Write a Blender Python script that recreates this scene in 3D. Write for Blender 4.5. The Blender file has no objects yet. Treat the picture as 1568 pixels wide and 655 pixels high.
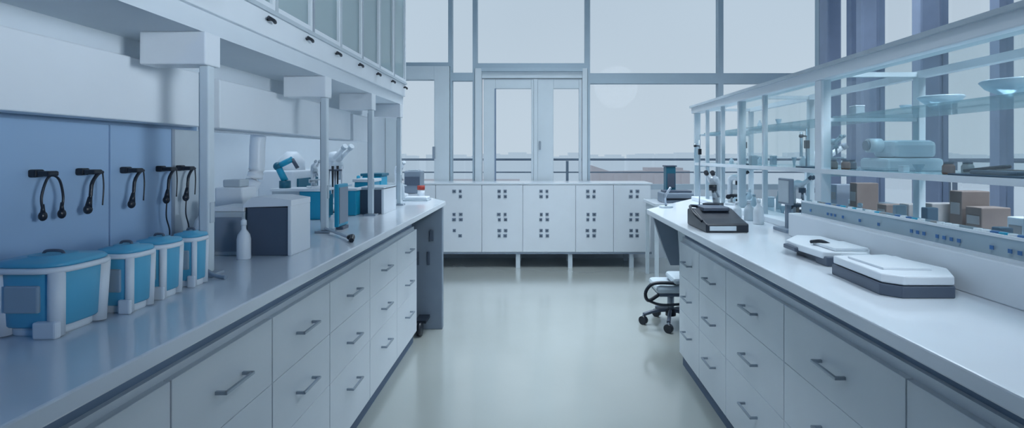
import bpy, bmesh, math, random
from mathutils import Vector, Matrix
random.seed(7)
sc = bpy.context.scene
try:
    sc.view_settings.view_transform = 'Standard'
    sc.view_settings.look = 'None'
except Exception: pass

# ------------------------------------------------------------ materials
def lin(c):
    out=[]
    for v in c:
        v/=255.0
        out.append(v/12.92 if v<=0.04045 else ((v+0.055)/1.055)**2.4)
    return tuple(out)
def mat(name, rgb, rough=0.45, metal=0.0, var=0.06, scale=6.0, bump=0.0, coat=0.0, emis=None):
    m=bpy.data.materials.new(name); m.use_nodes=True
    nt=m.node_tree; b=nt.nodes['Principled BSDF']
    tc=nt.nodes.new('ShaderNodeTexCoord')
    no=nt.nodes.new('ShaderNodeTexNoise'); no.inputs['Scale'].default_value=scale; no.inputs['Detail'].default_value=4
    nt.links.new(tc.outputs['Object'],no.inputs['Vector'])
    cr=nt.nodes.new('ShaderNodeValToRGB')
    c=lin(rgb)
    cr.color_ramp.elements[0].position=0.3; cr.color_ramp.elements[1].position=0.7
    cr.color_ramp.elements[0].color=tuple(v*(1-var) for v in c)+(1,)
    cr.color_ramp.elements[1].color=tuple(min(1,v*(1+var)) for v in c)+(1,)
    nt.links.new(no.outputs['Fac'],cr.inputs['Fac'])
    nt.links.new(cr.outputs['Color'],b.inputs['Base Color'])
    b.inputs['Roughness'].default_value=rough; b.inputs['Metallic'].default_value=metal
    b.inputs['Coat Weight'].default_value=coat
    if bump:
        bp=nt.nodes.new('ShaderNodeBump'); bp.inputs['Strength'].default_value=bump; bp.inputs['Distance'].default_value=0.01
        nt.links.new(no.outputs['Fac'],bp.inputs['Height']); nt.links.new(bp.outputs['Normal'],b.inputs['Normal'])
    if emis:
        b.inputs['Emission Color'].default_value=lin(emis[0])+(1,); b.inputs['Emission Strength'].default_value=emis[1]
    return m
def glass(name, tint, refl=0.12, rough=0.02, haze=0.0, hazecol=(200,220,230), fres=0.5):
    m=bpy.data.materials.new(name); m.use_nodes=True
    nt=m.node_tree; nt.nodes.clear()
    o=nt.nodes.new('ShaderNodeOutputMaterial')
    t=nt.nodes.new('ShaderNodeBsdfTransparent'); t.inputs['Color'].default_value=lin(tint)+(1,)
    g=nt.nodes.new('ShaderNodeBsdfGlossy'); g.inputs['Roughness'].default_value=rough
    lw=nt.nodes.new('ShaderNodeLayerWeight'); lw.inputs['Blend'].default_value=0.25
    mp=nt.nodes.new('ShaderNodeMath'); mp.operation='MULTIPLY_ADD'; mp.inputs[1].default_value=fres; mp.inputs[2].default_value=refl*0.4
    nt.links.new(lw.outputs['Fresnel'],mp.inputs[0])
    mx=nt.nodes.new('ShaderNodeMixShader')
    nt.links.new(mp.outputs[0],mx.inputs[0]); nt.links.new(t.outputs[0],mx.inputs[1]); nt.links.new(g.outputs[0],mx.inputs[2])
    last=mx
    if haze:
        d=nt.nodes.new('ShaderNodeBsdfDiffuse'); d.inputs['Color'].default_value=lin(hazecol)+(1,)
        m2=nt.nodes.new('ShaderNodeMixShader'); m2.inputs[0].default_value=haze
        nt.links.new(mx.outputs[0],m2.inputs[1]); nt.links.new(d.outputs[0],m2.inputs[2]); last=m2
    nt.links.new(last.outputs[0],o.inputs['Surface'])
    return m

WHITE=mat('white_laminate',(224,231,238),0.38,var=0.015)
WHITE2=mat('white_matte_paint',(212,221,229),0.7,var=0.015)
TOP=mat('white_worktop',(216,224,232),0.18,var=0.015,coat=0.3)
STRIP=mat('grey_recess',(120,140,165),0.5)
GREY=mat('grey_panel',(128,142,158),0.45)
LGREY=mat('light_grey_plastic',(185,197,206),0.4)
DGREY=mat('dark_grey_plastic',(80,92,110),0.4)
BLACK=mat('black_plastic',(26,34,46),0.35)
STEEL=mat('brushed_steel',(165,176,188),0.35,metal=0.7)
ALU=mat('aluminium_post',(200,212,220),0.4,metal=0.0)
TEAL=mat('teal_plastic',(25,155,190),0.35)
CANTEAL=mat('pale_cyan_plastic',(85,170,205),0.35)
TEALD=mat('dark_teal_plastic',(18,98,122),0.4)
FRAME=mat('window_frame_paint',(176,194,206),0.5,var=0.02)
FRAMEW=mat('door_frame_paint',(212,222,228),0.5,var=0.02)
PILLAR=mat('blue_grey_column',(150,164,190),0.5)
WALLB=mat('blue_cast_splashback',(150,180,212),0.4,var=0.02,scale=3)  # blue cast over the near left is put into this colour
NAVY=mat('navy_bounce_damper',(24,62,104),0.6,var=0.04)  # for out-of-view surfaces: navy chosen to cut bounce light and tint it blue
KICK=mat('plinth_blue_grey',(80,102,130),0.5)
BROWN=mat('brown_card',(112,104,102),0.7,var=0.15)
TAN=mat('grey_card',(140,142,145),0.7,var=0.12)
RUST=mat('rust_plastic',(130,90,76),0.6)
RED=mat('red_plastic',(170,60,50),0.5)
DECK=mat('terrace_concrete',(190,196,204),0.8,bump=0.1)
HAZE=mat('hazy_building',(120,125,130),0.9,var=0.05,scale=0.05,emis=((178,192,207),0.82))  # emission paints distance haze onto the buildings
HAZEG=mat('hazy_ground',(120,125,130),0.9,var=0.05,scale=0.02,emis=((178,192,207),0.82))  # same painted haze glow for the ground
ROOF=mat('grey_brown_roof',(140,136,142),0.8,var=0.12,scale=2,emis=((150,152,162),0.6))  # the glow is haze put into the roof colour
CEIL=mat('ceiling_paint',(205,212,218),0.8)
LABEL=mat('blue_label',(60,110,165),0.5)
GLASS=glass('window_glass',(246,250,251),0.0,fres=0.06)
SHELFG=glass('shelf_glass',(220,236,240),0.15,haze=0.2,hazecol=(210,228,234))
RACKG=glass('rack_front_glass',(244,249,250),0.04,haze=0.05,hazecol=(220,232,238),fres=0.1)
CABG=glass('cabinet_glass',(225,240,242),0.3,haze=0.38,hazecol=(208,226,232))  # pale diffuse layer stands in for window reflection on the panes
CLEAR=glass('clear_plastic',(210,230,238),0.3,0.1,haze=0.5,hazecol=(205,222,232))
# floor
FLOOR=bpy.data.materials.new('resin_floor'); FLOOR.use_nodes=True
nt=FLOOR.node_tree; b=nt.nodes['Principled BSDF']
tc=nt.nodes.new('ShaderNodeTexCoord'); n1=nt.nodes.new('ShaderNodeTexNoise'); n1.inputs['Scale'].default_value=0.9; n1.inputs['Detail'].default_value=3
nt.links.new(tc.outputs['Object'],n1.inputs['Vector'])
cr=nt.nodes.new('ShaderNodeValToRGB'); cr.color_ramp.elements[0].position=.3; cr.color_ramp.elements[1].position=.7
cr.color_ramp.elements[0].color=lin((160,166,162))+(1,); cr.color_ramp.elements[1].color=lin((170,176,173))+(1,)
nt.links.new(n1.outputs['Fac'],cr.inputs['Fac']); nt.links.new(cr.outputs['Color'],b.inputs['Base Color'])
mr=nt.nodes.new('ShaderNodeMapRange'); mr.inputs['To Min'].default_value=0.16; mr.inputs['To Max'].default_value=0.24
nt.links.new(n1.outputs['Fac'],mr.inputs['Value']); nt.links.new(mr.outputs['Result'],b.inputs['Roughness'])
b.inputs['Coat Weight'].default_value=1.0; b.inputs['Coat Roughness'].default_value=0.12; b.inputs['Coat IOR'].default_value=1.7

# ------------------------------------------------------------ mesh builder
class MB:
    def __init__(s,name): s.name=name; s.bm=bmesh.new(); s.mats=[]
    def mi(s,m):
        if m not in s.mats: s.mats.append(m)
        return s.mats.index(m)
    def _merge(s,b2,m,smooth=False,M=None):
        i=s.mi(m)
        if M: b2.transform(M)
        vm={}
        for v in b2.verts: vm[v]=s.bm.verts.new(v.co)
        for f in b2.faces:
            try:
                nf=s.bm.faces.new([vm[v] for v in f.verts]); nf.material_index=i; nf.smooth=smooth
            except ValueError: pass
        b2.free()
    def box(s,x0,x1,y0,y1,z0,z1,m,bev=0.0,rz=0.0,M=None):
        b=bmesh.new(); bmesh.ops.create_cube(b,size=1)
        for v in b.verts:
            v.co=Vector((v.co.x*(x1-x0),v.co.y*(y1-y0),v.co.z*(z1-z0)))
        if bev>0:
            bmesh.ops.bevel(b,geom=b.edges[:],offset=bev,segments=2,profile=0.5,affect='EDGES')
        T=Matrix.Translation(((x0+x1)/2,(y0+y1)/2,(z0+z1)/2))@Matrix.Rotation(rz,4,'Z')
        if M: T=M@T
        s._merge(b,m,False,T); return s
    def prism(s,pts,z0,z1,m,bev=0.0,plane='xy'):
        b=bmesh.new()
        def P(p,z):
            if plane=='xy': return (p[0],p[1],z)
            if plane=='xz': return (p[0],z,p[1])
            return (z,p[0],p[1])
        lo=[b.verts.new(P(p,z0)) for p in pts]; hi=[b.verts.new(P(p,z1)) for p in pts]
        n=len(pts); b.faces.new(lo); b.faces.new(hi)
        for i in range(n): b.faces.new([lo[i],lo[(i+1)%n],hi[(i+1)%n],hi[i]])
        bmesh.ops.recalc_face_normals(b,faces=b.faces[:])
        if bev>0: bmesh.ops.bevel(b,geom=b.edges[:],offset=bev,segments=2,profile=0.5,affect='EDGES')
        s._merge(b,m); return s
    def cyl(s,p0,p1,r0,m,r1=None,seg=20):
        if r1 is None: r1=r0
        p0=Vector(p0); p1=Vector(p1); d=p1-p0
        b=bmesh.new(); bmesh.ops.create_cone(b,cap_ends=True,segments=seg,radius1=r0,radius2=max(r1,1e-5),depth=d.length)
        M=Matrix.Translation((p0+p1)/2)@d.to_track_quat('Z','Y').to_matrix().to_4x4()
        i=s.mi(m); b.transform(M); vm={v:s.bm.verts.new(v.co) for v in b.verts}
        for f in b.faces:
            nf=s.bm.faces.new([vm[v] for v in f.verts]); nf.material_index=i; nf.smooth=(len(f.verts)==4)
        b.free(); return s
    def lathe(s,c,prof,m,seg=32,sq=0.0):
        b=bmesh.new(); rings=[]
        for r,z in prof:
            ring=[]
            for k in range(seg):
                a=2*math.pi*k/seg; ca,sa=math.cos(a),math.sin(a)
                q=1.0
                if sq: q=1.0/((abs(ca)**(2+sq*6)+abs(sa)**(2+sq*6))**(1/(2+sq*6)))
                ring.append(b.verts.new((c[0]+r*q*ca,c[1]+r*q*sa,c[2]+z)))
            rings.append(ring)
        for a,d in zip(rings,rings[1:]):
            for k in range(seg):
                b.faces.new([a[k],a[(k+1)%seg],d[(k+1)%seg],d[k]])
        b.faces.new(rings[0][::-1]); b.faces.new(rings[-1])
        i=s.mi(m); vm={v:s.bm.verts.new(v.co) for v in b.verts}
        for f in b.faces:
            nf=s.bm.faces.new([vm[v] for v in f.verts]); nf.material_index=i; nf.smooth=len(f.verts)==4
        b.free(); return s
    def ball(s,c,r,m,sx=1,sy=1,sz=1):
        b=bmesh.new(); bmesh.ops.create_uvsphere(b,u_segments=20,v_segments=12,radius=r)
        s._merge(b,m,True,Matrix.Translation(c)@Matrix.Diagonal((sx,sy,sz,1))); return s
    def tube(s,pts,r,m,seg=8,sub=6):
        P=[Vector(p) for p in pts]; out=[]
        if len(P)>2:
            Q=[P[0]]+P+[P[-1]]
            for i in range(1,len(Q)-2):
                for k in range(sub):
                    t=k/sub; a,b_,c,d=Q[i-1],Q[i],Q[i+1],Q[i+2]
                    out.append(0.5*((2*b_)+(-a+c)*t+(2*a-5*b_+4*c-d)*t*t+(-a+3*b_-3*c+d)*t**3))
            out.append(P[-1])
        else: out=P
        i=s.mi(m); rings=[]; up=Vector((0.13,0.31,0.94))
        for k,p in enumerate(out):
            d=(out[min(k+1,len(out)-1)]-out[max(k-1,0)]).normalized()
            x=d.cross(up)
            if x.length<0.2: x=d.cross(Vector((1,0,0)))
            x.normalize(); y=d.cross(x)
            rings.append([s.bm.verts.new(p+(x*math.cos(2*math.pi*j/seg)+y*math.sin(2*math.pi*j/seg))*r) for j in range(seg)])
        for a,c in zip(rings,rings[1:]):
            for j in range(seg):
                f=s.bm.faces.new([a[j],a[(j+1)%seg],c[(j+1)%seg],c[j]]); f.material_index=i; f.smooth=True
        for rr in (rings[0],rings[-1]):
            f=s.bm.faces.new(rr); f.material_index=i
        return s
    def done(s):
        bmesh.ops.recalc_face_normals(s.bm,faces=s.bm.faces[:])
        me=bpy.data.meshes.new(s.name); s.bm.to_mesh(me); s.bm.free()
        for m in s.mats: me.materials.append(m)
        o=bpy.data.objects.new(s.name,me); sc.collection.objects.link(o)
        vs=[v.co for v in me.vertices]
        lo=Vector([min(v[i] for v in vs) for i in range(3)]); hi=Vector([max(v[i] for v in vs) for i in range(3)])
        c=Vector(((lo.x+hi.x)/2,(lo.y+hi.y)/2,lo.z))
        me.transform(Matrix.Translation(-c)); o.location=c
        return o

CT=0.945  # counter top height
# ------------------------------------------------------------ room shell
MB('floor').box(-2.0,3.7,-2.1,6.9,-0.1,0,FLOOR).done()
MB('ceiling').box(-2.0,3.7,1.2,6.9,3.9,4.0,CEIL).box(-2.0,3.7,-2.1,1.2,3.9,4.0,NAVY).done()
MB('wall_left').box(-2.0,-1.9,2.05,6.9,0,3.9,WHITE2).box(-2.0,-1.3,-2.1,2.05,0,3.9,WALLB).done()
MB('wall_rear').box(-1.3,3.7,-2.1,-2.0,0,3.9,NAVY).done()
w=MB('wall_back'); w.box(-1.9,3.57,6.76,6.9,0,0.86,WHITE2).done()
MB('wall_right').box(3.57,3.7,-2.0,6.76,0,0.75,WHITE2).box(3.57,3.7,-2.0,1.5,0.75,3.9,NAVY).done()

def pane(name,x0,x1,z0,z1,fr=0.05,m=FRAME,y=6.8):
    w=MB(name)
    w.box(x0,x0+fr/2,y-0.04,y+0.06,z0,z1,m); w.box(x1-fr/2,x1,y-0.04,y+0.06,z0,z1,m)
    w.box(x0+fr/2,x1-fr/2,y-0.04,y+0.06,z0,z0+fr,m); w.box(x0+fr/2,x1-fr/2,y-0.04,y+0.06,z1-fr,z1,m)
    w.box(x0+fr/2,x1-fr/2,y,y+0.01,z0+fr,z1-fr,GLASS)
    return w.done()
Z1=2.26
pane('window_1',-1.9,-1.1,2.41,3.9); pane('window_2',-1.1,-0.793,0.86,Z1+0.02); pane('window_3',-1.1,-0.793,Z1+0.02,3.9,0.05)
pane('window_4',-0.793,0.628,2.385,3.9,0.065)
pane('window_5',0.628,2.305,0.86,Z1,0.065); pane('window_6',0.628,2.305,Z1,3.9,0.065)
pane('window_7',2.305,3.57,0.86,Z1,0.065); pane('window_8',2.305,3.57,Z1,3.9,0.065)
# door 1 (left)
d=MB('door_1'); y0,y1=6.7,6.86
d.box(-1.29,-1.105,y0,y1,0.86,2.405,FRAMEW,0.005); d.box(-1.895,-1.29,y0,y1,2.24,2.405,FRAMEW,0.005)
d.box(-1.895,-1.75,y0,y1,0.86,2.24,FRAMEW); d.box(-1.75,-1.29,6.79,6.80,0.86,2.24,GLASS); d.box(-1.75,-1.29,y0+.04,y1,0.86,0.92,FRAMEW)
d.box(-1.305,-1.275,y0-0.04,y0,1.25,1.4,STEEL,0.004); d.done()
# door 2 (double)
d=MB('door_2')
d.box(-0.785,-0.70,6.72,6.86,0.86,2.38,FRAMEW,0.004); d.box(0.56,0.622,6.72,6.86,0.86,2.38,FRAMEW,0.004)
d.box(-0.70,0.56,6.74,6.86,2.26,2.38,FRAMEW,0.004); d.box(-0.70,0.56,6.70,6.86,2.34,2.383,FRAME,0.003)
for a,b_ in ((-0.68,-0.05),(0.0,0.55)):
    l=a+0.15 if a<-0.1 else a+0.2; r=b_-0.03 if a<-0.1 else b_-0.03
    d.box(a,l,6.76,6.82,0.86,2.25,FRAMEW,0.006); d.box(r,b_,6.76,6.82,0.86,2.25,FRAMEW,0.006)
    d.box(l,r,6.76,6.82,2.13,2.25,FRAMEW,0.006); d.box(l,r,6.76,6.82,0.86,0.95,FRAMEW,0.006)
    d.box(l,r,6.785,6.795,0.95,2.13,GLASS)
d.box(-0.05,0.0,6.745,6.83,0.86,2.25,FRAMEW,0.004)
d.cyl((0.03,6.76,1.45),(0.03,6.72,1.45),0.012,STEEL); d.box(0.02,0.04,6.70,6.72,1.36,1.47,STEEL,0.004)
d.box(-0.54,-0.525,6.755,6.80,0.95,2.13,STRIP); d.done()
# right glass wall
ys=[1.5,2.4,3.3,4.2,4.86,5.74,6.76]
for i,(a,b_) in enumerate(zip(ys,ys[1:])):
    w=MB('window_%d'%(9+i)); fr=0.045
    for yy in (a,b_-fr): w.box(3.57,3.68,yy,yy+fr,0.75,3.9,PILLAR)
    for zz in (0.75,2.24,3.85): w.box(3.57,3.68,a+fr,b_-fr,zz,zz+0.05,FRAME)
    w.box(3.62,3.63,a+fr,b_-fr,0.8,2.24,GLASS); w.box(3.62,3.63,a+fr,b_-fr,2.29,3.85,GLASS); w.done()
MB('structural_column').box(3.36,3.52,6.22,6.42,0,3.9,PILLAR,0.02).box(3.5,3.56,6.0,6.1,0,3.9,PILLAR,0.01).done()
MB('structural_column').box(3.36,3.54,4.72,4.84,0,3.9,PILLAR,0.02).done()
MB('structural_column').box(3.38,3.54,5.60,5.72,0,3.9,PILLAR,0.02).done()

# ------------------------------------------------------------ outside
MB('terrace_deck').box(-14,16,6.9,8.9,-0.2,-0.02,DECK).box(3.7,16,-3,6.9,-0.2,-0.02,DECK).done()
r=MB('terrace_railing')
r.box(-14,9,8.5,8.56,1.205,1.24,GREY,0.01); r.box(-14,9,8.51,8.55,1.01,1.03,GREY)
for k in range(12): r.box(-13.9+k*2.05,-13.86+k*2.05,8.5,8.56,-0.02,1.2,GREY)
r.box(5.4,5.45,-3,8.5,1.205,1.24,GREY,0.01); r.box(5.4,5.45,-3,8.5,1.01,1.03,GREY)
for k in range(6): r.box(5.4,5.46,-2.9+k*2,-2.86+k*2,-0.02,1.2,GREY)
r.done()
p=MB('neighbouring_rooftop')
p.prism([(1.2,1.06),(1.7,0.9),(3.4,0.94),(3.4,-12),(1.2,-12)],12,13,ROOF,plane='xz')
for k in range(7): p.box(1.4+k*0.3,1.5+k*0.3,11.95,12.0,0.6,0.86,ROOF)
p.box(2.5,3.3,12.2,12.8,0.93,1.0,ROOF); p.box(-4.4,-0.5,14,15,-12,0.62,ROOF)
p.done()
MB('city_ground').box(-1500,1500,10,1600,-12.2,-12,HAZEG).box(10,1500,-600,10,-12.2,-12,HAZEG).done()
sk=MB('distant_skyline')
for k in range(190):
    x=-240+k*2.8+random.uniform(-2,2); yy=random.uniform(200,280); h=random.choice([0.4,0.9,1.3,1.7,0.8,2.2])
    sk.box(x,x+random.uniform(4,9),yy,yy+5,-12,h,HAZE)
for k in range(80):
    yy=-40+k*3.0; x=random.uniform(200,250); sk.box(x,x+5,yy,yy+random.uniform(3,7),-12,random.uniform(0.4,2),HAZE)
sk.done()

# ------------------------------------------------------------ drawers helper
def drawers(w,xf,side,cols,rows):
    t=0.02*side; g=0.0025
    for a,b_ in zip(cols,cols[1:]):
        for z1,z0 in zip(rows,rows[1:]):
            x0,x1=sorted((xf-t,xf)); w.box(x0,x1,a+g,b_-g,z0+g/3,z1-g/3,WHITE,0.0015)
            c=(a+b_)/2; hz=z1-0.105; L=min(0.07,(b_-a)*0.26)
            xo=xf+0.028*side
            x0,x1=sorted((xo-0.0045,xo+0.0045)); w.box(x0,x1,c-L,c+L,hz-0.0045,hz+0.0045,STEEL,0.002)
            for yy in (c-L+0.006,c+L-0.006):
                x0,x1=sorted((xf-0.004*side,xo)); w.box(x0,x1,yy-0.004,yy+0.004,hz-0.0045,hz+0.0045,STEEL)
# ------------------------------------------------------------ left bench
L=MB('lab_bench')
L.prism([(-.70,-.5),(-.70,4.1),(-1.28,5.2),(-1.895,5.2),(-1.895,2.055),(-1.295,2.055),(-1.295,-.5)],0.912,CT,TOP,0.004)
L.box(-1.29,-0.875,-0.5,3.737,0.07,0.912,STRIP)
L.box(-0.875,-0.86,-0.5,3.737,0.07,0.80,WHITE)
L.box(-1.29,-0.862,-0.5,3.725,0.0,0.07,KICK)
drawers(L,-0.84,1,[-0.18,0.29,0.761,1.232,1.703,2.174,2.695,3.216,3.737],[0.783,0.575,0.37,0.075])
L.box(-1.25,-0.71,4.0,4.06,0.0,0.912,GREY,0.004)
L.box(-0.80,-0.77,3.975,4.0,0.66,0.74,DGREY,0.004); L.box(-0.90,-0.88,3.985,4.0,0.48,0.58,DGREY,0.003); L.box(-0.82,-0.80,3.985,4.0,0.48,0.58,DGREY,0.003)
L.box(-1.85,-1.32,5.08,5.12,0,0.912,GREY)
L.cyl((-0.86,3.86,0.05),(-0.83,3.86,0.05),0.05,BLACK)
L.box(-0.88,-0.80,3.85,4.0,0.09,0.11,BLACK)
L.done()
# ------------------------------------------------------------ right bench
R=MB('lab_bench')
R.prism([(.71,-.5),(.71,3.5),(1.25,4.35),(2.1,4.35),(2.1,-.5)],0.912,CT,TOP,0.004)
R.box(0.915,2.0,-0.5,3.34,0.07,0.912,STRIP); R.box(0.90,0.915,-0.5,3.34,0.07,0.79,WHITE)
R.box(0.90,2.0,-0.5,3.33,0,0.07,KICK)
drawers(R,0.88,-1,[-0.1,0.6,1.284,1.921,2.515,2.93,3.34],[0.765,0.56,0.35,0.075])
R.prism([(0.73,0.912),(0.88,0.912),(0.90,0.60),(0.84,0.60),(0.80,0.70)],3.40,3.44,GREY,plane='xz')
R.box(1.9,1.96,4.2,4.26,0,0.912,GREY)
R.box(1.10,1.36,0.6,2.36,CT,1.045,WHITE,0.004)
R.box(1.20,1.36,2.36,4.2,CT,0.975,WHITE,0.004)
R.done()

# ------------------------------------------------------------ left overhead structure
c=MB('wall_cabinet')
c.box(-1.295,-0.965,-1.0,3.86,1.655,1.725,WHITE2)
c.box(-0.985,-0.95,-1.0,3.86,1.715,1.81,WHITE,0.003)
c.box(-0.965,-0.94,-1.0,3.87,1.80,1.815,LGREY)
c.box(-1.295,-0.95,-1.0,1.62,1.725,2.9,WHITE)
c.box(-1.30,-1.28,2.06,3.86,1.39,2.9,WHITE2)
c.box(-1.295,-0.95,1.62,3.86,2.86,2.9,WHITE)
c.box(-1.295,-0.955,3.83,3.86,1.725,2.86,WHITE)
for zz in (2.08,2.38): c.box(-1.28,-0.99,1.63,3.83,zz,zz+0.012,LGREY)
n=7; ya=[1.62+(3.86-1.62)/n*k for k in range(n+1)]
for k in range(n):
    a,b_=ya[k],ya[k+1]
    c.box(-0.968,-0.945,a+0.002,a+0.022,1.815,2.86,LGREY if k%2 else STEEL); c.box(-0.968,-0.945,b_-0.022,b_-0.002,1.815,2.86,WHITE)
    c.box(-0.968,-0.945,a+0.022,b_-0.022,1.815,1.835,WHITE); c.box(-0.968,-0.945,a+0.022,b_-0.022,2.83,2.86,WHITE)
    c.box(-0.96,-0.956,a+0.022,b_-0.022,1.835,2.83,CABG)
    c.cyl((-0.95,b_-0.05,1.775),(-0.932,b_-0.05,1.775),0.005,BLACK); c.tube([(-0.935,b_-0.075,1.777),(-0.925,b_-0.055,1.770),(-0.93,b_-0.035,1.768)],0.0065,BLACK)
c.done()
c=MB('glassware_set')
for k in range(16):
    yy=1.72+k*0.13; x=-1.12+random.uniform(-.05,.05); h=random.uniform(.08,.2); m=random.choice([TEAL,WHITE,CLEAR,TEALD,WHITE,LGREY])
    for z0 in (1.725,2.092):
        if random.random()<0.75: c.lathe((x,yy,z0),[(0.03,0),(0.034,0.01),(0.034,h*.6),(0.014,h*.8),(0.014,h)],m,seg=16)
c.done()
h=MB('service_duct_panel')
h.box(-1.28,-1.20,-1.0,1.955,1.40,1.59,WHITE,0.004); h.box(-1.28,-1.20,2.03,2.97,1.40,1.585,WHITE,0.004)
h.box(-1.28,-1.20,3.03,3.45,1.395,1.575,WHITE,0.004); h.box(-1.28,-1.20,3.5,3.84,1.39,1.565,WHITE,0.004)
h.box(-1.28,-1.25,-1.0,3.84,1.42,1.655,WHITE2)
for y in (1.545,2.42,3.10,3.74): h.box(-1.145,-0.955,y,y+0.075,1.56,1.655,WHITE,0.004)
h.done()
# posts
for (x,y,zt) in ((-0.972,1.58,1.56),(-0.972,2.455,1.56),(-0.972,3.135,1.56),(-0.972,3.775,1.56)):
    p=MB('shelf_support_post')
    p.box(x-0.014,x+0.014,y-0.016,y+0.016,CT+0.01,zt,ALU,0.004)
    p.box(x-0.016,x-0.014,y-0.012,y+0.012,CT+0.05,zt-0.02,GREY)
    p.box(x-0.035,x+0.035,y-0.03,y+0.03,CT,CT+0.01,STEEL,0.002)
    p.box(x+0.012,x+0.018,y-0.01,y+0.01,1.1,1.16,LGREY,0.002)
    if y<3: p.tube([(x+0.01,y-0.02,CT+0.02),(x+0.06,y-0.07,CT+0.016),(x+0.2,y-0.24,CT+0.012)] if y>2 else [(x+0.01,y-0.02,CT+0.02),(x+0.05,y-0.04,CT+0.008),(x+0.085,y-0.05,CT+0.006)],0.006,STEEL)
    if y>2 and y<3:
        p.tube([(x+0.19,y-0.23,CT+0.012),(x+0.213,y-0.25,CT+0.02),(x+0.22,y-0.285,CT+0.008)],0.010,BLACK)
    p.done()

# splashback
s=MB('splashback_panel')
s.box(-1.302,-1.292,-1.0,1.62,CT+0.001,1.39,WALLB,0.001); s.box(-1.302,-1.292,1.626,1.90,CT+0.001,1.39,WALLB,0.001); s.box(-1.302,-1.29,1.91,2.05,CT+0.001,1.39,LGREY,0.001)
s.box(-1.296,-1.288,1.895,1.91,CT+0.001,1.39,STEEL)
s.done()
# headsets
def headset(y,kind):
    h=MB('hanging_headset'); x=-1.292; q=0.85
    h.box(x,x+0.02,y-0.014,y+0.014,1.242,1.262,BLACK,0.004); h.box(x+0.018,x+0.05,y-0.010,y+0.022,1.244,1.258,BLACK,0.004)
    X=x+0.045
    if kind==0:
        h.tube([(X,y-0.018,1.15),(X,y-0.024,1.19),(X,y-0.01,1.235),(X,y+0.008,1.246),(X,y+0.028,1.232),(X,y+0.038,1.19),(X,y+0.034,1.152)],0.003,BLACK)
        for yy in (y-0.020,y+0.034):
            h.ball((X,yy,1.145),0.011,BLACK,0.8,0.9,1.15); h.cyl((X,yy,1.15),(X,yy,1.175),0.006,BLACK,0.003)
    else:
        h.tube([(X,y+0.026,1.25),(X,y+0.010,1.245),(X,y-0.010,1.22),(X,y-0.016,1.18),(X,y-0.024,1.152)],0.0048,BLACK)
        h.ball((X,y-0.024,1.148),0.012,BLACK,0.8,1.0,1.1); h.cyl((X,y-0.023,1.152),(X,y-0.017,1.182),0.009,BLACK,0.005)
        h.tube([(X,y+0.026,1.25),(X,y+0.03,1.21),(X,y+0.026,1.155)],0.002,BLACK)
        if kind>=2: h.tube([(X,y-0.022,1.14),(X,y-0.024,1.09),(X,y-0.008,1.03),(X-0.03,y,CT+0.005)],0.0022,BLACK)
    h.done()
for y,k in ((1.375,0),(1.515,1),(1.675,1),(1.83,2),(1.93,2)): headset(y,k)
# canisters
def canister(x,y,r,h):
    c=MB('sample_canister'); z=CT
    c.lathe((x,y,z),[(r*.72,0),(r*.76,0.004),(r*.76,h*.10),(r*.70,h*.12)],WHITE,sq=.3)
    c.lathe((x,y,z+h*.11),[(r*.84,0),(r*.88,0.004),(r*.94,h*.64),(r*.92,h*.65)],CANTEAL,sq=.3)
    for k in range(4):
        a=math.pi/4+k*math.pi/2
        c.cyl((x+r*1.02*math.cos(a),y+r*1.02*math.sin(a),z+h*.02),(x+r*1.12*math.cos(a),y+r*1.12*math.sin(a),z+h*.78),r*.2,WHITE)
    c.box(x-r*.5,x+r*.45,y-r*1.0,y-r*.88,z+h*.3,z+h*.62,CLEAR,0.003)
    c.box(x+r*.3,x+r*.95,y-r*1.02,y-r*.8,z,z+h*.2,WHITE,0.004)
    c.lathe((x,y,z+h*.76),[(r*1.08,0),(r*1.13,0.003),(r*1.13,h*.05),(r*1.08,h*.07)],WHITE,sq=.25)
    c.lathe((x,y,z+h*.83),[(r*1.04,0),(r*1.08,h*.02),(r*1.0,h*.06),(r*.5,h*.08),(r*.48,h*.10)],CANTEAL,sq=.25)
    c.tube([(x-r*.3,y,z+h*.92),(x-r*.2,y,z+h*.96),(x+r*.2,y,z+h*.96),(x+r*.3,y,z+h*.92)],0.003,DGREY)
    c.done()
canister(-0.99,1.10,0.070,0.165); canister(-0.945,1.235,0.043,0.162); canister(-0.95,1.35,0.040,0.162); canister(-0.945,1.465,0.033,0.16)

# big instrument box
b=MB('benchtop_centrifuge'); Y1=2.035
b.box(-1.02,-0.87,1.885,Y1,CT,1.115,DGREY,0.004); b.box(-0.875,-0.862,1.88,Y1+.005,CT,1.12,WHITE,0.003)
b.prism([(-1.03,1.115),(-0.862,1.12),(-0.862,1.14),(-0.93,1.15),(-1.0,1.15),(-1.03,1.125)],1.88,Y1+.005,WHITE,plane='xz')
b.box(-1.14,-1.03,1.89,Y1,CT,1.10,LGREY,0.004); b.box(-1.13,-1.04,1.885,1.89,0.96,1.08,GREY); b.box(-1.15,-1.03,1.885,Y1,1.10,1.115,WHITE,0.003)
b.done()
def bottle(name,x,y,z,r,h,m,cap=None):
    b=MB(name); b.lathe((x,y,z),[(r*.95,0),(r,0.004),(r,h*.5),(r*.85,h*.62),(r*.35,h*.75),(r*.33,h*.86)],m,seg=24)
    b.lathe((x,y,z+h*.85),[(r*.42,0),(r*.42,h*.12),(r*.2,h*.15)],cap or m,seg=16); b.done()
bottle('wash_bottle',-1.0,1.83,CT,0.022,0.135,WHITE); bottle('wash_bottle',-1.22,1.97,CT,0.035,0.19,WHITE)
bottle('wash_bottle',-1.12,1.80,CT,0.03,0.16,WHITE,LGREY)
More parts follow.
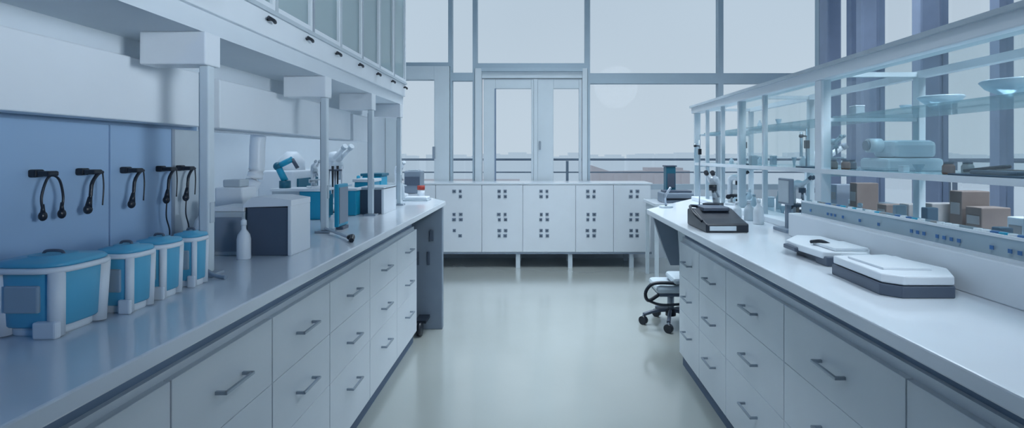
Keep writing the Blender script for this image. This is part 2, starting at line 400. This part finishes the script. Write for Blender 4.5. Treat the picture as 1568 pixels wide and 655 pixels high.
MB('paper_towel_dispenser').box(-1.28,-1.17,2.13,2.24,CT,1.17,WHITE,0.006).box(-1.27,-1.18,2.125,2.13,0.97,1.0,DGREY).box(-1.26,-1.19,2.15,2.22,1.17,1.2,LGREY,0.005).done()
MB('storage_box').box(-1.07,-0.93,3.21,3.48,CT,1.09,DGREY,0.004).box(-0.932,-0.917,3.205,3.485,CT,1.1,WHITE,0.003).box(-1.075,-0.917,3.205,3.485,1.09,1.105,LGREY,0.003).done()

def microscope(x,y,z,s,rz,body=WHITE,dark=BLACK,name='microscope'):
    m=MB(name)
    m.box(-.09,.09,-.11,.11,0,.03,body,0.008); m.box(-.03,.03,.05,.10,.03,.28,body,0.01)
    m.box(-.075,.075,-.09,.05,.12,.135,dark,0.003); m.box(-.03,.03,-.02,.06,.10,.12,dark)
    m.tube([(0,.08,.25),(0,.07,.32),(0,.02,.345),(0,-.04,.33)],.035,body,seg=12)
    m.cyl((0,-.03,.30),(0,-.03,.25),.035,dark); m.cyl((0,-.03,.25),(0.01,-.035,.17),.012,STEEL); m.cyl((.02,-.02,.25),(.045,-.0,.19),.010,STEEL)
    for sx in (-.028,.028): m.cyl((sx,-.02,.33),(sx,-.12,.40),.016,body)
    for sx in (-.028,.028): m.cyl((sx,-.12,.40),(sx,-.145,.4175),.02,dark)
    for sx in (-1,1): m.cyl((sx*.03,.075,.10),(sx*.06,.075,.10),.028,dark)
    m.cyl((0,-.03,.03),(0,-.03,.075),.03,dark)
    for v in m.bm.verts:
        v.co=Matrix.Translation((x,y,z))@Matrix.Rotation(rz,4,'Z')@(v.co*s)
    return m.done()
# deep left equipment
a=MB('teal_analyser'); a.box(-1.30,-1.17,2.93,3.05,CT,1.10,TEAL,0.006); a.box(-1.17,-1.155,2.94,3.04,0.96,1.08,TEALD,0.003); a.box(-1.45,-1.16,2.91,3.07,1.10,1.115,WHITE,0.003); a.box(-1.45,-1.30,2.93,3.05,CT,1.10,LGREY,0.004)
a.done()
a=MB('robotic_arm'); z=1.115
a.cyl((-1.40,2.98,z),(-1.40,2.98,z+.04),.03,TEALD); a.cyl((-1.40,2.98,z+.04),(-1.44,2.98,z+.12),.018,TEAL); a.ball((-1.44,2.98,z+.12),.024,TEALD)
a.cyl((-1.44,2.98,z+.12),(-1.36,2.98,z+.16),.016,TEAL); a.cyl((-1.36,2.98,z+.16),(-1.33,2.98,z+.11),.01,DGREY); a.done()
microscope(-1.24,2.99,1.115,0.36,0.7,WHITE,LGREY)
a=MB('tablet_display'); a.box(-0.955,-0.92,2.54,2.62,CT,0.96,DGREY,0.003); a.box(-0.95,-0.93,2.51,2.64,0.96,1.16,TEAL,0.004); a.box(-0.93,-0.927,2.52,2.63,0.975,1.145,GREY); a.done()
a=MB('white_reagent_station')
a.box(-1.72,-1.5,3.3,3.7,CT,1.2,WHITE,0.01); a.box(-1.5,-1.49,3.35,3.65,1.0,1.15,TEALD); a.lathe((-1.6,3.5,1.2),[(.08,0),(.08,.06),(.05,.1),(.03,.12)],WHITE); a.done()
MB('teal_sample_box').box(-1.15,-1.055,3.12,3.2,CT,1.09,TEAL,0.005).box(-1.155,-1.05,3.115,3.205,1.09,1.105,WHITE,0.003).done()
MB('teal_sample_box').box(-1.2,-1.08,3.52,3.68,CT,1.12,TEAL,0.006).box(-1.21,-1.07,3.51,3.69,1.12,1.14,WHITE,0.004).done()
MB('teal_sample_box').box(-1.3,-1.16,3.98,4.15,CT,1.14,TEAL,0.006).box(-1.31,-1.15,3.97,4.16,1.14,1.16,TEALD,0.004).done()
a=MB('pipette_stand'); X_,Y_=-1.25,3.32; a.cyl((X_,Y_,CT),(X_,Y_,CT+.01),.05,DGREY); a.cyl((X_,Y_,CT+.01),(X_,Y_,1.2),.006,STEEL); a.cyl((X_,Y_,1.2),(X_,Y_,1.21),.045,DGREY)
for k in range(4):
    q=k*math.pi/2; a.cyl((X_+.04*math.cos(q),Y_+.04*math.sin(q),1.23),(X_+.04*math.cos(q),Y_+.04*math.sin(q),1.05),.008,BLACK if k%2 else WHITE,.003)
a.done()
for k,(x,y) in enumerate(((-1.6,2.55),(-1.62,2.75),(-1.62,3.0),(-1.1,4.3),(-1.35,4.45),(-1.5,4.5))):
    bottle('reagent_bottle',x,y,CT,0.035,0.18,WHITE if k%2==0 else LGREY,TEAL)
a=MB('exhaust_hose'); a.tube([(-1.36,2.62,1.40),(-1.365,2.62,1.34),(-1.37,2.61,1.2),(-1.42,2.58,1.06),(-1.43,2.58,CT+0.01)],.035,WHITE,seg=20,sub=12); a.cyl((-1.43,2.58,CT),(-1.43,2.58,CT+.04),.055,LGREY); a.done()
microscope(-1.5,4.0,CT,1.0,1.0,WHITE,LGREY); microscope(-1.2,4.65,CT,0.7,0.5,WHITE,LGREY)
MB('grey_instrument_case').box(-1.21,-1.06,4.87,5.03,CT,1.15,GREY,0.008).box(-1.2,-1.07,4.86,4.87,1.02,1.10,DGREY).box(-1.18,-1.09,4.9,5.0,1.15,1.16,LGREY).done()
a=MB('red_capped_jar'); a.lathe((-0.98,4.52,CT),[(.03,0),(.03,.06)],WHITE,seg=16); a.lathe((-0.98,4.52,CT+.06),[(.032,0),(.032,.035)],RED,seg=16); a.done()
MB('instrument_tray').box(-1.03,-0.84,4.1,4.25,CT,CT+.012,LGREY,0.003).box(-1.02,-0.85,4.11,4.24,CT+.012,CT+.03,WHITE,0.004).done()

# ------------------------------------------------------------ back cabinet
c=MB('low_storage_cabinet'); yf=6.18
c.box(-1.75,1.30,yf,6.66,0.174,0.955,WHITE); c.box(-1.77,1.32,yf-0.02,6.66,0.955,0.975,TOP,0.003)
c.box(-1.76,1.31,yf-0.015,6.66,0.16,0.178,GREY)
seams=[-1.75,-1.17,-0.64,-0.17,0.435,0.87,1.30]
for a,b_ in zip(seams,seams[1:]): c.box(a+.003,b_-.003,yf-.016,yf,0.182,0.952,WHITE,0.002)
for gx in (-1.45,-0.92,-0.405,0.075,0.61,1.105):
    for zc,rows in ((0.85,2),(0.585,2),(0.40,2)):
        for i in range(2):
            for j in range(rows):
                xx=gx+(-.036 if i==0 else .036)+random.uniform(-.004,.004); zz=zc+(-.03 if j==0 else .03)
                if gx==-0.92 and random.random()<.3: continue
                w_=random.uniform(.015,.023); c.box(xx-w_,xx+w_,yf-.020,yf-.015,zz-.018,zz+.018,GREY); c.box(xx-.01,xx+.01,yf-.024,yf-.020,zz-.009,zz+.007,DGREY)
for lx in (-1.6,-0.225,0.375,1.08):
    for ly in (yf+0.02,6.6): c.box(lx-.025,lx+.025,ly-.02,ly+.02,0,0.165,ALU)
c.done()
# side table
t=MB('side_table')
t.box(1.17,2.4,5.35,5.95,0.78,0.81,TOP,0.003); t.box(1.19,2.38,5.4,5.9,0.70,0.78,LGREY)
for lx in (1.2,2.35):
    for ly in (5.42,5.88): t.box(lx-.018,lx+.018,ly-.018,ly+.018,0,0.70,ALU)
t.box(1.5,2.3,5.42,5.85,0.3,0.70,LGREY,0.003)
t.done()
MB('grey_printer').box(1.27,1.62,5.42,5.7,0.81,0.91,GREY,0.01).box(1.3,1.59,5.41,5.42,0.84,0.86,BLACK).box(1.3,1.58,5.5,5.68,0.91,0.93,DGREY,0.006).done()
MB('tall_reagent_case').box(1.37,1.47,5.72,5.85,0.81,1.17,TEALD,0.006).box(1.38,1.46,5.715,5.72,0.95,1.1,DGREY).box(1.36,1.48,5.71,5.86,1.17,1.185,DGREY,0.003).done()
# rolling stool
s=MB('rolling_stool'); sx,sy=1.02,4.12
s.box(sx-.14,sx+.16,sy-.16,sy+.16,0.27,0.33,LGREY,0.025); s.box(sx-.12,sx+.14,sy-.14,sy+.14,0.245,0.272,DGREY,0.008)
s.cyl((sx,sy,.09),(sx,sy,.25),.025,STEEL); s.cyl((sx,sy,.07),(sx,sy,.12),.04,BLACK)
for k in range(5):
    q=math.pi+k*2*math.pi/5; ex,ey=sx+.21*math.cos(q),sy+.21*math.sin(q)
    s.tube([(sx,sy,.11),((sx+ex)/2,(sy+ey)/2,.105),(ex,ey,.075)],.014,DGREY); s.cyl((ex,ey,.075),(ex,ey,.05),.008,STEEL)
    s.cyl((ex-.012,ey-.012,.032),(ex+.012,ey+.012,.032),.032,BLACK)
s.tube([(sx-.12,sy-.13,.26),(sx-.2,sy-.14,.22),(sx-.22,sy-.14,.28),(sx-.16,sy-.14,.345),(sx,sy-.15,.35)],.013,BLACK)
s.tube([(sx-.2,sy-.14,.22),(sx-.1,sy-.15,.19),(sx+.1,sy-.15,.2)],.01,BLACK)
s.box(sx-.02,sx+.16,sy-.17,sy+.1,0.34,0.39,LGREY,0.02)
s.done()

# ------------------------------------------------------------ right glass rack
g=MB('glass_shelving_rack')
g.box(1.22,1.31,0.5,4.27,1.625,1.675,WHITE,0.004); g.box(1.66,1.70,0.5,4.27,1.635,1.665,WHITE)
g.box(1.205,1.222,0.5,4.27,1.668,1.684,LGREY)
for y in (0.9,2.36,3.3,4.22):
    wd=0.026 if y<3 else 0.014
    g.box(1.23,1.275,y-wd,y+wd,(1.045 if y<2.4 else CT+.03),1.625,WHITE if y<3 else ALU,0.003)
    g.box(1.66,1.69,y-.02,y+.02,CT,1.64,ALU,0.003)
    g.box(1.27,1.66,y-.012,y+.012,1.205,1.225,ALU); g.box(1.27,1.66,y-.012,y+.012,1.64,1.66,ALU)
g.box(1.235,1.70,0.52,4.2,1.225,1.236,SHELFG); g.box(1.228,1.236,0.52,4.2,1.218,1.238,WHITE)
g.box(1.30,1.66,0.52,4.2,1.46,1.468,SHELFG)
for a_,b_ in ((0.93,2.33),(2.39,2.93),(2.97,3.28)): g.box(1.240,1.244,a_,b_,1.245,1.62,RACKG)
for y in (3.62,3.95,2.95): g.box(1.235,1.26,y-.008,y+.008,CT+.03,1.625,ALU)
for y in (0.9,2.36,3.3,4.2): g.box(1.27,1.66,y-.008,y+.008,1.445,1.46,ALU)
g.done()
# tube rack with labels
t=MB('sample_tube_rack'); x0,x1,y0,y1,z=1.13,1.21,1.0,2.3,1.045
t.box(x0,x1,y0,y1,z,z+.006,WHITE); t.box(x0,x0+.004,y0,y1,z+.006,z+.055,CLEAR); t.box(x1-.004,x1,y0,y1,z+.006,z+.055,CLEAR)
t.box(x0,x1,y0-.004,y0,z,z+.055,CLEAR); t.box(x0,x1,y1,y1+.004,z,z+.055,CLEAR); t.box(x0-.004,x0+.004,y0,y1,z+.053,z+.06,WHITE)
k=y0+.02
while k<y1-.02:
    t.cyl((x0+.025,k,z+.006),(x0+.025,k,z+.05),.009,random.choice([WHITE,CLEAR,LGREY]),seg=10)
    if random.random()<.6: t.cyl((x0+.025,k,z+.05),(x0+.025,k,z+.062),.010,random.choice([LABEL,TEAL,WHITE,TAN,WHITE]),seg=10)
    if random.random()<.35: t.box(x0-.0055,x0-.004,k-.005,k+.006,z+.02,z+.030,LABEL)
    k+=.026
t.done()
b=MB('row_of_specimen_boxes'); y=1.2
while y<3.2:
    wy=random.uniform(.05,.1); h=random.choice([.1,.14,.18,.2,.12]); x=random.uniform(1.72,1.8); m=random.choice([BROWN,TAN,BROWN,GREY,LGREY,BROWN])
    b.box(x,x+.12,y,y+wy,CT,CT+h,m,0.004); b.box(x-.002,x,y+.01,y+wy-.01,CT+h*.5,CT+h*.75,TAN)
    y+=wy+random.choice([.02,.05,.12])
b.done()
b=MB('row_of_specimen_boxes'); y=1.3
while y<2.25:
    wy=random.uniform(.022,.04); h=random.choice([.06,.12,.15,.09]); x=random.uniform(1.42,1.50); m=random.choice([BROWN,GREY,LGREY,WHITE,BROWN])
    b.box(x,x+.045,y,y+wy,CT,CT+h,m,0.004); b.box(x-.002,x,y+.005,y+wy-.005,CT+h*.4,CT+h*.6,GREY); y+=wy+random.choice([.03,.07,.1])
b.done()
SZ=1.236
microscope(1.5,2.72,SZ,0.38,0.3,WHITE,LGREY)
microscope(1.5,3.08,CT,0.55,0.6,WHITE,DGREY); microscope(1.28,3.47,CT+.03,0.52,0.8,WHITE,BLACK)
microscope(1.9,3.6,CT,1.0,1.2,WHITE,GREY)
a=MB('overhead_stirrer'); a.box(1.44,1.60,1.36,1.50,SZ,SZ+.018,LGREY,.004); a.cyl((1.57,1.43,SZ+.018),(1.57,1.43,SZ+.19),.008,STEEL)
a.box(1.44,1.60,1.40,1.46,SZ+.13,SZ+.165,WHITE,.008); a.cyl((1.47,1.43,SZ+.13),(1.47,1.43,SZ+.05),.004,STEEL); a.lathe((1.47,1.43,SZ+.018),[(.022,0),(.026,.005),(.034,.05),(.036,.055)],CLEAR,seg=18); a.box(1.436,1.44,1.41,1.45,SZ+.135,SZ+.16,DGREY); a.done()
# white rounded analyser on the shelf
a=MB('white_benchtop_incubator'); a.box(1.34,1.56,2.06,2.24,SZ,SZ+.05,WHITE,.012); a.box(1.38,1.55,2.08,2.22,SZ+.05,SZ+.12,WHITE,.02); a.cyl((1.37,2.15,SZ+.1),(1.32,2.15,SZ+.1),.028,WHITE); a.cyl((1.32,2.15,SZ+.1),(1.31,2.15,SZ+.1),.02,GREY); a.done()
# small glassware on shelves
def clutter(name,n,xr,yr,z,zs,mats):
    o=MB(name); used=[]; t=0
    while len(used)<n and t<400:
        t+=1; x=random.uniform(*xr); y=random.uniform(*yr)
        if any(abs(x-a)<.06 and abs(y-b)<.06 for a,b in used) or any(abs(x-a)<.11 and abs(y-b)<.11 for a,b in avoid): continue
        used.append((x,y)); h=random.uniform(.035,zs); r=random.uniform(.010,.020); m=random.choice(mats); kind=random.random()
        if kind<.45: o.lathe((x,y,z),[(r*.95,0),(r,.003),(r,h*.6),(r*.45,h*.8),(r*.45,h)],m,seg=14)
        elif kind<.75:
            o.box(x-r,x+r,y-r*1.2,y+r*1.2,z,z+h*.6,m,.003); o.box(x-r*1.05,x+r*1.05,y-r*1.25,y+r*1.25,z+h*.6,z+h*.68,WHITE,.002)
        else: o.lathe((x,y,z),[(r*.5,0),(r*.55,h*.1),(r*1.2,h*.5),(r*1.3,h*.55)],CLEAR,seg=14)
    o.done()
avoid=[(1.52,1.43),(1.5,2.72),(1.35,2.34),(1.4,1.72),(1.35,1.5),(1.35,1.6),(1.4,2.15),(1.5,2.15),(1.3,3.4),(1.3,2.62)]
PM=[WHITE,LGREY,CLEAR,WHITE,GREY,CLEAR,WHITE,WHITE,DGREY]
clutter('shelf_glassware',16,(1.30,1.62),(1.0,4.1),SZ,.09,PM)
avoid=[(1.42,1.6),(1.5,2.0)]
clutter('shelf_glassware',6,(1.34,1.6),(1.1,4.1),1.468,.07,[WHITE,CLEAR,LGREY,CLEAR])
avoid=[(1.5,3.08),(1.45,3.6),(1.5,3.8),(1.5,2.5),(1.45,2.72)]
clutter('bench_glassware',10,(1.42,1.62),(2.3,4.0),CT,.13,PM+[BROWN])
a=MB('specimen_jars')
for k,(x,y) in enumerate(((1.33,2.32),(1.32,2.40),(1.38,2.36),(1.4,1.75),(1.33,1.74))):
    m=[RUST,BROWN,DGREY,TAN,RUST][k]; a.lathe((x,y,SZ),[(.016,0),(.018,.004),(.018,.026),(.013,.034)],m,seg=14); a.lathe((x,y,SZ+.034),[(.014,0),(.014,.008)],DGREY,seg=14)
a.done()
a=MB('tool_tray'); a.box(1.28,1.42,1.42,1.68,SZ,SZ+.006,DGREY,0.002); a.box(1.30,1.34,1.46,1.62,SZ+.006,SZ+.018,DGREY,0.004); a.box(1.36,1.40,1.44,1.6,SZ+.006,SZ+.02,BROWN,0.004)
a.tube([(1.3,1.64,SZ+.015),(1.36,1.55,SZ+.03),(1.4,1.66,SZ+.015)],.005,BLACK); a.done()
a=MB('glass_dish'); a.lathe((1.42,1.6,1.468),[(.03,0),(.035,.01),(.07,.03),(.085,.05),(.08,.055)],CLEAR); a.done()
a=MB('glass_dish'); a.lathe((1.5,2.0,1.468),[(.03,0),(.035,.01),(.06,.03),(.075,.045),(.07,.05)],CLEAR); a.done()
def clampst(x,y,b0,t):
    a=MB('burette_stand'); a.box(x-.04,x+.03,y-.03,y+.03,b0,b0+.008,DGREY,.003); a.cyl((x,y,b0+.008),(x,y,t),.004,STEEL)
    a.cyl((x,y,t-.04),(x-.035,y-.02,t-.04),.004,BLACK); a.ball((x-.035,y-.02,t-.04),.011,BLACK); a.cyl((x-.035,y-.02,t-.02),(x-.035,y-.02,t-.14),.007,CLEAR)
    a.box(x-.008,x+.012,y-.012,y+.012,t-.1,t-.06,BLACK,.003); a.done()
clampst(1.31,3.4,SZ,1.44); clampst(1.31,2.62,SZ,1.43); clampst(1.12,3.72,CT,1.4)
a=MB('small_monitor'); a.box(1.12,1.19,2.42,2.56,CT,CT+.015,GREY,.003); a.box(1.15,1.17,2.48,2.5,CT+.015,1.08,GREY); a.box(1.14,1.16,2.43,2.55,1.07,1.19,GREY,.004); a.box(1.137,1.14,2.44,2.54,1.08,1.18,LGREY); a.done()
for k,(x,y,m) in enumerate(((1.13,3.05,WHITE),(1.14,2.9,LGREY),(1.13,2.75,WHITE),(1.45,3.6,WHITE),(1.5,3.8,WHITE),(1.5,2.5,LGREY),(1.45,2.72,WHITE))):
    bottle('reagent_bottle',x,y,CT,0.026,0.09+0.02*(k%3),m,LGREY if k%2 else WHITE)
a=MB('black_microplate_reader')
a.prism([(2.44,CT),(2.75,CT),(2.75,1.025),(2.66,1.035),(2.52,1.0),(2.44,0.985)],0.765,0.96,BLACK,0.006,plane='yz')
a.box(0.80,0.93,2.60,2.72,1.025,1.045,DGREY,.005)
a.tube([(0.765,2.5,0.99),(0.745,2.56,1.02),(0.755,2.66,1.045),(0.80,2.7,1.04)],.007,BLACK); a.box(0.78,0.9,2.433,2.44,0.955,0.975,LGREY); a.done()
microscope(0.99,3.02,CT,0.62,-0.6,WHITE,BLACK,'compact_microscope')
a=MB('desk_lamp_arm'); a.cyl((0.86,3.6,CT),(0.86,3.6,CT+.012),.045,LGREY); a.tube([(0.86,3.6,CT+.01),(0.85,3.58,1.02),(0.89,3.6,1.08)],.008,STEEL); a.done()
a=MB('balance_scale')
P=[(0.875,1.60),(0.865,1.36),(0.90,1.325),(1.03,1.325),(1.085,1.42),(1.05,1.62)]
a.prism(P,CT,CT+.03,DGREY,0.003); a.prism([(x+.004 if x<1 else x-.002,y) for x,y in P],CT+.032,CT+.055,WHITE,0.004)
a.prism([(0.90,1.56),(0.90,1.40),(1.02,1.39),(1.04,1.56)],CT+.055,CT+.061,WHITE,0.001); a.box(0.93,1.02,1.622,1.65,CT,CT+.05,LGREY,.004); a.done()
a=MB('sample_plate_holder')
a.prism([(0.905,1.96),(0.90,1.88),(0.91,1.72),(1.03,1.68),(1.09,1.76),(1.08,2.05),(1.0,2.08)],CT+.022,CT+.045,WHITE,0.004)
a.prism([(0.93,1.93),(0.925,1.76),(1.03,1.74),(1.06,1.80),(1.05,2.0)],CT,CT+.022,DGREY,0.002); a.box(0.95,1.06,1.72,1.86,CT+.045,CT+.056,WHITE,.003)
a.box(0.915,0.97,1.70,1.77,CT,CT+.03,DGREY,.003); a.tube([(0.94,1.85,CT+.055),(0.96,1.82,CT+.062),(0.99,1.82,CT+.05)],.006,BLACK)
a.box(0.89,0.915,1.86,1.95,CT+.018,CT+.034,DGREY,.004); a.done()
MB('white_dispenser_box').box(1.105,1.34,0.86,0.98,1.045,1.16,WHITE,.006).box(1.12,1.3,0.88,0.96,1.16,1.175,TEALD,.003).done()

# ------------------------------------------------------------ lamps
def area(name,loc,rot,sx,sy,e,col,spread=180):
    ld=bpy.data.lights.new(name,'AREA'); ld.shape='RECTANGLE'; ld.size=sx; ld.size_y=sy; ld.energy=e; ld.color=col; ld.spread=math.radians(spread)
    o=bpy.data.objects.new(name,ld); o.location=loc; o.rotation_euler=rot; sc.collection.objects.link(o); return o
def spot(name,loc,to,e,col,size,blend=1.0,soft=0.3):
    sp=bpy.data.lights.new(name,'SPOT'); sp.energy=e; sp.color=col; sp.spot_size=math.radians(size); sp.spot_blend=blend; sp.shadow_soft_size=soft
    so=bpy.data.objects.new(name,sp); so.location=loc; so.rotation_euler=(Vector(to)-Vector(loc)).to_track_quat('-Z','Y').to_euler(); sc.collection.objects.link(so)
COL=(0.80,0.91,1.0)
area('lamp_far',(0.0,5.2,3.82),(0,0,0),1.6,1.0,27,COL,115)
area('lamp_mid',(0.6,4.0,3.82),(0,0,0),1.6,1.0,26,COL,80)
area('lamp_right_far',(2.4,4.6,3.82),(0,0,0),1.6,1.0,24,COL,120)
area('lamp_right_near',(2.3,1.5,3.82),(0,0,0),1.2,1.2,52,COL,92)
area('recess_fill',(-1.6,3.4,2.6),(0,0,0),0.4,2.2,9,COL,170)  # added fill to brighten the recess, no fixture there
area('cabinet_inner_fill',(-1.12,2.75,2.84),(0,0,0),0.2,2.0,4,COL,170)  # added fill inside the cabinet so its panes look bright
spot('rear_fill_spot',(2.2,-1.5,3.2),(0.7,4.6,1.1),430,COL,52,1.0,0.6)  # added fill from behind the camera for faces turned towards it
spot('cabinet_fill_spot',(2.2,-0.6,1.7),(-1.1,1.6,2.2),420,COL,46,1.0,0.4)  # added fill to lift the upper left cabinets
spot('drawer_fill_spot',(-0.4,0.3,3.6),(0.95,2.1,0.4),130,COL,48,1.0,0.4)  # added fill for the right drawer fronts
spot('blue_tint_spot',(-0.2,-1.0,2.6),(-1.0,0.9,0.8),34,(0.01,0.22,0.62),85,1.0,0.3)  # added blue light that tints the near-left bench

# ------------------------------------------------------------ world
wd=bpy.data.worlds.new('overcast_sky'); sc.world=wd; wd.use_nodes=True
nt=wd.node_tree; bg=nt.nodes['Background']
tc=nt.nodes.new('ShaderNodeTexCoord'); sx=nt.nodes.new('ShaderNodeSeparateXYZ'); nt.links.new(tc.outputs['Generated'],sx.inputs[0])
cr=nt.nodes.new('ShaderNodeValToRGB'); nt.links.new(sx.outputs['Z'],cr.inputs['Fac'])
e=cr.color_ramp.elements; e[0].position=0.0; e[0].color=lin((202,212,224))+(1,); e[1].position=0.5; e[1].color=lin((187,201,217))+(1,)
nz=nt.nodes.new('ShaderNodeTexNoise'); nz.inputs['Scale'].default_value=2.5; nt.links.new(tc.outputs['Generated'],nz.inputs['Vector'])
mx=nt.nodes.new('ShaderNodeMixRGB'); mx.blend_type='MULTIPLY'; mx.inputs[0].default_value=0.12
nt.links.new(cr.outputs['Color'],mx.inputs[1]); nt.links.new(nz.outputs['Fac'],mx.inputs[2]); nt.links.new(mx.outputs[0],bg.inputs['Color'])
bg.inputs['Strength'].default_value=1.12

# ------------------------------------------------------------ camera
cd=bpy.data.cameras.new('camera'); cd.sensor_width=36; cd.lens=1050/2000*36; cd.shift_x=-0.025; cd.shift_y=-0.058; cd.clip_end=3000; cd.clip_start=0.05
co=bpy.data.objects.new('camera',cd); co.location=(0,0,1.3); co.rotation_euler=(math.radians(90),0,0); sc.collection.objects.link(co); sc.camera=co
